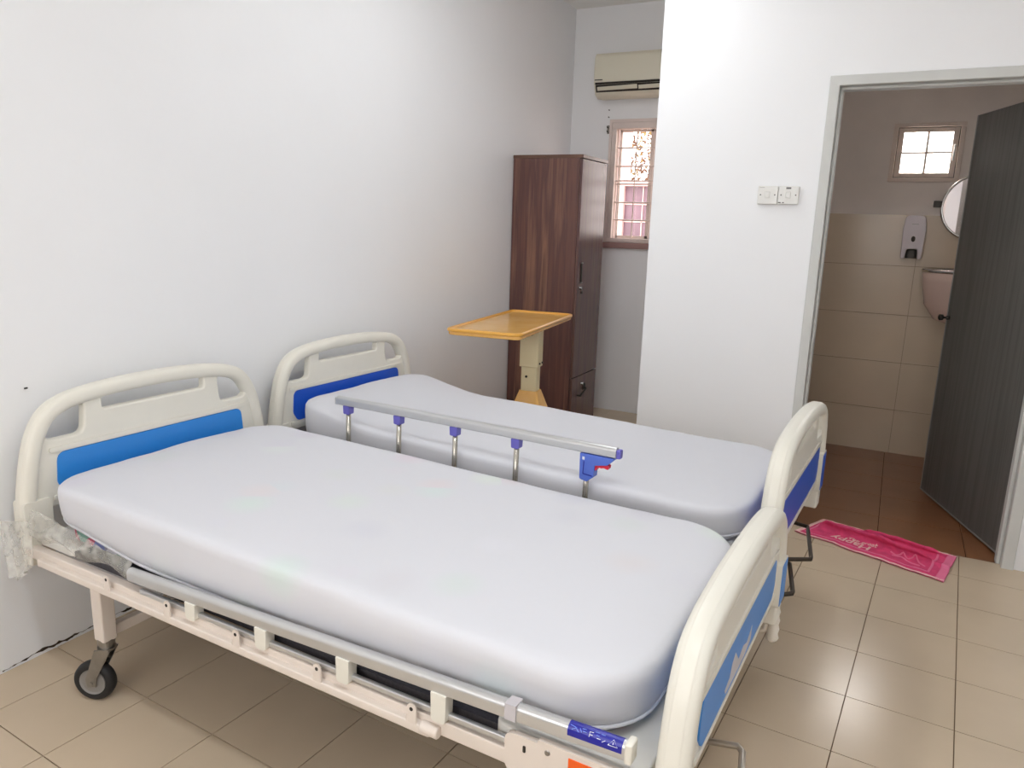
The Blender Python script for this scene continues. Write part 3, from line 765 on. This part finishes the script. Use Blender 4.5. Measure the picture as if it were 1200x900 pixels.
# little hooks left of the window
for z in (2.265, 2.215):
    MB().tube([(.30, BY, z), (.30, BY-.012, z)], .004, 8).build('wall_plug', 'dark_gap', wb)
hk = thing('curtain_bracket', 'tiny dark curtain bracket at the upper left of the alcove window', 'bracket', (.30, BY, 2.127))
MB().box(-.008, .008, -.004, 0, -.03, .03).build('back_plate', 'galv', hk)
MB().tube([(0, -.004, .012), (0, -.024, .012), (0, -.030, .022)], .004, 8).build('hook', 'dark_metal', hk)
MB().tube([(0, -.004, -.018), (0, -.022, -.018), (0, -.028, -.008)], .004, 8).build('hook', 'dark_metal', hk)
nl = MB().tube([(0, .321, .889), (.012, .321, .892)], .0028, 8).build('nail', 'dark_metal'); tag(nl, 'small nail in the white wall above the near headboard', 'nail')

# outside the alcove window
nb = thing('neighbouring_house', 'pale pink house wall with a dark window seen through the alcove window', 'house', (0, 7.6, 0))
MB().box(-4, -.62, 0, .2, -.2, 4).box(-.62, 1.2, 0, .2, -.2, 1.28).box(.6, 1.2, 0, .2, -.2, 1.9).box(-.62, .6, 0, .2, 1.885, 1.95).build('wall', 'ext_wall', nb)
nw = MB().box(-.62, .6, .06, .1, 1.28, 1.885).build('window', 'ext_dark', nb)
mm = MB()
for x in (-.4, -.19, .02, .23, .44): mm.box(x-.006, x+.006, .045, .06, 1.28, 1.885)
for z in (1.48, 1.68): mm.box(-.62, .6, .045, .06, z-.006, z+.006)
mm.build('mullions', 'ext_wall', nw)
gnd = struct('ground_outside', MB().box(-8, 8, BY+.16, 16, -.3, -.2), 'ground')
tree = thing('tree', 'sparse brown leaved tree rising behind the pink house wall', 'tree', (-.55, 8.4, -.2))
MB().tube([(0, 0, 0), (.05, 0, 1), (-.05, .05, 2), (.1, 0, 3.2)], [.09, .07, .05, .02], 8).build('trunk', 'leaf', tree)
tw = MB(); lf = MB(); lf2 = MB(); rr = random.Random(4)
for k in range(60):
    p = Vector((rr.uniform(-.5, .9), rr.uniform(-.3, .5), rr.uniform(2.0, 3.5)))
    q = p+Vector((rr.uniform(-.3, .3), 0, rr.uniform(.1, .35))); tw.tube([p, (p+q)/2+Vector((.03, 0, 0)), q], .005, 4)
for k in range(1500):
    p = Vector((rr.uniform(-.55, 1.0), rr.uniform(-.35, .55), 2.0+1.5*rr.random()**1.1)); a, s_ = rr.uniform(0, PI), rr.uniform(.016, .042)
    d = Vector((math.cos(a), rr.uniform(-.5, .5), math.sin(a)))*s_; e = Vector((-math.sin(a), rr.uniform(-.5, .5), math.cos(a)))*s_*.45
    (lf if rr.random() < .7 else lf2).add([p-d, p+e, p+d, p-e], [(0, 1, 2, 3)])
tw.build('twigs', 'leaf', tree)['kind'] = 'stuff'
lf.build('leaves', 'leaf', tree)['kind'] = 'stuff'; lf2.build('leaves', 'leaf2', tree)['kind'] = 'stuff'

# ------------------------------------------------------------------ light switches
def switch(name_label, x0, marked):
    t = thing('light_switch', name_label, 'light switch', (x0, PY0, 1.552), group='light switches by the bathroom door')
    MB().box(.001, .091, -.012, 0, .001, .082).build('backing_box', 'switch', t, bevel=.002)
    MB().box(.001, .091, -.019, -.012, .002, .084).build('switch_plate', 'switch', t, bevel=.003)
    MB().box(.034, .056, -.0235, -.019, .030, .058).build('rocker', 'ac' if False else 'switch', t, bevel=.003)
    for x in (.014, .078): MB().lathe([(0, .0032), (.001, .003)], (x, -.019, .044), (0, -1, 0), 10).build('screw', 'dark_metal', t)
    if marked:
        MB().box(.034, .056, -.0198, -.0188, .071, .079).build('indicator', 'smoke', t)
        MB().box(.004, .016, -.0198, -.0188, .008, .012).box(.022, .03, -.0198, -.0188, .008, .012).build('mark', 'dark_metal', t)
    else:
        MB().box(.008, .03, -.0196, -.0188, .076, .078).build('mark', 'galv', t)
switch('white light switch plate, left one of the pair, without a dark indicator', 1.714, False)
switch('white light switch plate with a dark indicator, right one of the pair', 1.806, True)

# ------------------------------------------------------------------ bathroom fittings
w2 = thing('window_2', 'small square bathroom window with four bright panes', None, kind='structure')
a0, a1, c0, c1 = 2.24, 2.58, 1.785, 2.09
MB().box(a0-.028, a1+.028, BY-.014, BY-.0005, c1, c1+.025).box(a0-.028, a1+.028, BY-.014, BY-.0005, c0-.025, c0).box(a0-.028, a0, BY-.014, BY-.0005, c0, c1).box(a1, a1+.028, BY-.014, BY-.0005, c0, c1).build('window_frame', 'bath_frame', w2, bevel=.003)
MB().box(a0, a0+.035, BY, BY+.03, c0, c1).box(a1-.035, a1, BY, BY+.03, c0, c1).box(a0+.035, a1-.035, BY, BY+.03, c0, c0+.03).box(a0+.035, a1-.035, BY, BY+.03, c1-.03, c1).build('sash', 'bath_frame', w2, bevel=.002)
for g in ((a0, a0+.004, c0, c1), (a1-.004, a1, c0, c1), (a0, a1, c0, c0+.004), (a0, a1, c1-.004, c1)): MB().box(g[0], g[1], BY-.002, BY, g[2], g[3]).build('sash_gap', 'dark_gap', w2)
mx_, mz_ = (a0+a1)/2, (c0+c1)/2
MB().box(mx_-.007, mx_+.007, BY+.006, BY+.026, c0+.03, c1-.03).box(a0+.035, mx_-.007, BY+.006, BY+.026, mz_-.006, mz_+.006).box(mx_+.007, a1-.035, BY+.006, BY+.026, mz_-.006, mz_+.006).build('muntin', 'bath_frame', w2)
for px0, px1 in ((a0+.035, mx_-.005), (mx_+.005, a1-.035)):
    for pz0, pz1 in ((c0+.03, mz_-.005), (mz_+.005, c1-.03)):
        MB().box(px0, px1, BY+.013, BY+.017, pz0, pz1).build('pane', 'frost', w2)
MB().tube([(a1-.018, BY, mz_+.045), (a1-.018, BY-.02, mz_+.04), (a1-.020, BY-.022, mz_-.05)], .006, 8).build('handle', 'trim', w2)
MB().box(a0+.1, a0+.105, BY+.045, BY+.055, c0+.0, c0+.065).build('stay', 'galv', w2)

sd = thing('soap_dispenser', 'white soap dispenser fixed to the tiled bathroom wall', 'soap dispenser', (2.405, BY-.009, 1.285))
body = [(-.058, .0, .01), (-.064, .18, .02), (-.055, .268, .03), (.055, .268, .03), (.064, .18, .02), (.058, .0, .01), (.036, .0, .004), (.030, .062, .012), (-.030, .062, .012), (-.036, .0, .004)]
MB().prism(rc(body, 4), -.095, 0, 'y').build('housing', 'disp', sd, bevel=.014, seg=3)
MB().prism(rc([(-.033, .003, .004), (.033, .003, .004), (.028, .058, .01), (-.028, .058, .01)], 3), -.075, -.005, 'y').build('spout_cover', 'dark_gap', sd)
MB().prism(rc([(-.02, .008, .01), (.02, .008, .01), (.016, .05, .01), (-.016, .05, .01)], 3), -.082, -.07, 'y').build('push_bar', 'dark_metal', sd)
MB().prism([(.012*math.cos(2*PI*k/20), .123+.018*math.sin(2*PI*k/20)) for k in range(20)], -.0975, -.094, 'y').build('level_window', 'dark_gap', sd)
MB().box(-.018, .02, -.096, -.0945, .212, .216).build('mark', 'galv', sd)

mr = thing('mirror', 'round mirror in a thin metal frame half hidden behind the open door', 'mirror', (2.735, BY-.030, 1.61), R(-2.2))
MB().lathe([(0, .205), (.012, .205), (.02, .198), (.02, .19), (.012, .188)], (0, 0, 0), (0, -1, 0), 56).build('mirror_frame', 'chrome', mr, smooth=True)
MB().lathe([(.010, .19), (.014, .19)], (0, 0, 0), (0, -1, 0), 56).build('mirror_glass', 'mirror', mr)
MB().box(-.245, -.2, -.02, 0, -.005, .035).build('mirror_bracket', 'dark_metal', mr, bevel=.004)

wsn = thing('wash_basin', 'pinkish ceramic wash basin with a shiny rim, mostly behind the open door', 'basin', (2.72, BY-.009, 0))
def basin():
    m = MB(); N = 40
    prof = [(1.03, 1.238), (1.04, 1.215), (1.0, 1.205), (.97, 1.16), (.86, 1.02), (.6, .93), (.3, .905)]
    P = lambda k, s: (.245*s*math.cos(2*PI*k/N), -.20+.195*s*math.sin(2*PI*k/N)*(1 if True else 1))
    return m, prof, P, N
m, prof, P, N = basin()
vs = []
for s, z in [(.92, 1.232)]+prof[2:]:
    for k in range(N): x, y = P(k, s); vs.append((x, min(y, -.001), z))
n = N; kk = len(prof[2:])+1
# bowl outside and hollow inside
ins = [(.88, 1.20), (.7, 1.06), (.4, .98), (.05, .965)]
vi = []
for s, z in ins:
    for k in range(N): x, y = P(k, s); vi.append((x, min(y, -.004), z))
allv = vi[::-1]
allv = []
rings = [(s, z) for s, z in ins[::-1]]+[(.92, 1.222), (1.0, 1.222)]+prof[3:]
for s, z in rings:
    for k in range(N): x, y = P(k, s); allv.append((x, min(y, -.001), z))
kk = len(rings)
MB().add(allv, [(i*N+j, i*N+(j+1) % N, (i+1)*N+(j+1) % N, (i+1)*N+j) for i in range(kk-1) for j in range(N)]+[tuple(range(N))[::-1], tuple((kk-1)*N+j for j in range(N))]).build('bowl', 'ceramic', wsn, smooth=True)
rg = [(P(k, .97)[0], min(P(k, .97)[1], -.012), 1.224) for k in range(N)]
MB().tube(rg+[rg[0], rg[1]], .012, 8, cap=False).build('rim', 'chrome', wsn, smooth=True)
MB().tube([(0, -.10, .95), (0, -.10, .82), (0, -.04, .78), (0, 0, .78)], .018, 10).build('drain_pipe', 'chrome', wsn, smooth=True)
MB().tube([(0, -.04, 1.22), (0, -.04, 1.32), (0, -.10, 1.335), (0, -.13, 1.30)], .010, 10).build('tap', 'chrome', wsn, smooth=True)

# ------------------------------------------------------------------ towel on the threshold
tq = [Vector((2.055, 2.69)), Vector((2.680, 2.445)), Vector((2.745, 2.765)), Vector((2.165, 2.925))]
def tpt(s, q):
    p = (1-s)*(1-q)*tq[0]+s*(1-q)*tq[1]+s*q*tq[2]+(1-s)*q*tq[3]
    return p
def folds(s):
    """(line, height, lean) of the folds that run along the towel"""
    return ((.60-.10*s, .052*ease((s-.03)/.12)*(1-.75*ease((s-.45)/.25)), .050),
            (.52-.02*s, .042*ease((s-.40)/.15)*(1-ease((s-.80)/.12)), .045),
            (.86-.04*s, .040*ease((s-.28)/.15)*(1-ease((s-.85)/.12)), .040))
def th_(s, q):
    z = .004+.004*abs(mnoise.noise(Vector((s*9, q*6, 1))))+.003*abs(mnoise.noise(Vector((s*20, q*14, 4))))
    for f, h, w in folds(s): z += h*math.exp(-((q-f)/(w*1.1))**2)
    return z
def tw_(s, q, up=0):
    Q = q
    for f, h, w in folds(s): Q -= 2.6*h*math.exp(-((q-f-.02)/w)**2)   # the crest leans over the near side
    p = tpt(s, Q); n_ = mnoise.noise(Vector((s*6, q*5, 9)))*.010
    return (p.x+n_*.4, p.y+n_*(1 if .02 < q < .98 else 1), th_(s, q)+up)
tow = thing('towel', 'crumpled pink hand towel with woven lettering on the floor at the bathroom door', 'towel')
def patch(s0, s1, q0, q1, ns, nq, up, thick):
    m = MB()
    for lay in (up, up-thick):
        for i in range(ns+1):
            for j in range(nq+1):
                x, y, z = tw_(s0+(s1-s0)*i/ns, q0+(q1-q0)*j/nq); m.v.append((x, y, z+lay))
    K = (ns+1)*(nq+1)
    for i in range(ns):
        for j in range(nq):
            a = i*(nq+1)+j; f = (a, a+nq+1, a+nq+2, a+1); m.f.append(f); m.f.append(tuple(K+v for v in f[::-1]))
    edge = [i*(nq+1) for i in range(ns+1)]+[ns*(nq+1)+j for j in range(1, nq+1)]+[i*(nq+1)+nq for i in range(ns-1, -1, -1)]+[j for j in range(nq-1, 0, -1)]
    for a, b_ in zip(edge, edge[1:]+edge[:1]): m.f.append((a, b_, K+b_, K+a))
    return m
patch(0, 1, 0, 1, 90, 90, .002, .004).build('terry_cloth', 'towel', tow, smooth=True)
for a in ((0, 1, 0, .035), (0, 1, .965, 1), (0, .03, 0, 1)):
    patch(*a, 90 if a[1]-a[0] > .5 else 4, 4 if a[1]-a[0] > .5 else 40, .0032, .003).build('hem', 'towel_edge', tow, smooth=True)
patch(.945, 1, 0, 1, 6, 44, .0032, .003).build('fringe_band', 'towel_light', tow, smooth=True)
for a in ((.045, .90, .13, .155), (.045, .90, .87, .895), (.045, .06, .13, .87), (.885, .90, .13, .87)):
    patch(*a, 80 if a[1]-a[0] > .5 else 3, 3 if a[1]-a[0] > .5 else 40, .003, .0025).build('woven_border', 'towel_light', tow, smooth=True)
def woven_text(txt, size, s_c, q_c, flip, squash=1):
    me = text_mesh(txt, size, 0.0)
    L, Wd = .68, .30
    for v in me.vertices:
        x, y = v.co.x, v.co.y*squash
        if flip: x, y = -x, -y
        s, q = s_c+x/L, q_c+y/Wd
        X, Y, Z = tw_(s, q); v.co = (X, Y, Z+.0036)
    link('woven_lettering', me, 'towel_edge', tow)
woven_text('Happy', .075, .36, .27, True)
woven_text('The great', .036, .42, .415, False)
# woven squiggle (a leaf spray) at the right and a curl at the upper left
def squig(pts, r=.004):
    P2 = smooth_path(pts, 6); m = MB().tube([(lambda t: (t[0], t[1], t[2]+.002))(tw_(s, q)) for s, q in P2], r, 5); m.build('woven_motif', 'towel_light', tow)
squig([(.62, .42), (.66, .36), (.70, .45), (.74, .36), (.78, .46), (.82, .34), (.86, .28)])
squig([(.64, .30), (.70, .33), (.76, .27), (.83, .25)])
squig([(.12, .80), (.15, .88), (.20, .84), (.24, .80)])
squig([(.42, .78), (.46, .72), (.50, .80), (.55, .74)])

# ------------------------------------------------------------------ ceiling light above the viewer, added unseen window behind
def ceiling_fitting(label, x, y, rz, power):
    lt = thing('ceiling_light', label, 'ceiling light', (x, y, CEIL), rz)
    MB().box(-.65, .65, -.07, .07, -.05, 0).build('housing', 'lamp_body', lt, bevel=.006)
    for s in (-.035, .035): MB().tube([(-.6, s, -.07), (.6, s, -.07)], .014, 12).build('tube', 'tube', lt, smooth=True)
    area('ceiling_lamp_light', (x, y, CEIL-.09), (0, 0, rz), 1.2, .12, power, (.93, .97, 1))
ceiling_fitting('white fluorescent ceiling fitting just above the viewer', 2.2, -.42, 0, 22)
ceiling_fitting('white fluorescent ceiling fitting above the two headboards', 1.05, 2.0, R(90), 12.5)
w3 = thing('added_window_3', 'wide unseen window added behind the viewer around the fill light', None, kind='structure')  # unseen window, added to go with the rear fill light
f3 = MB().box(.4, 2.3, -2.44, -2.31, 1.0, 1.04).box(.4, 2.3, -2.44, -2.31, 2.26, 2.3)
for x in (.4, 1.02, 1.64, 2.26): f3.box(x, x+.04, -2.44, -2.31, 1.04, 2.26)
f3.build('window_frame', 'win_frame', w3)
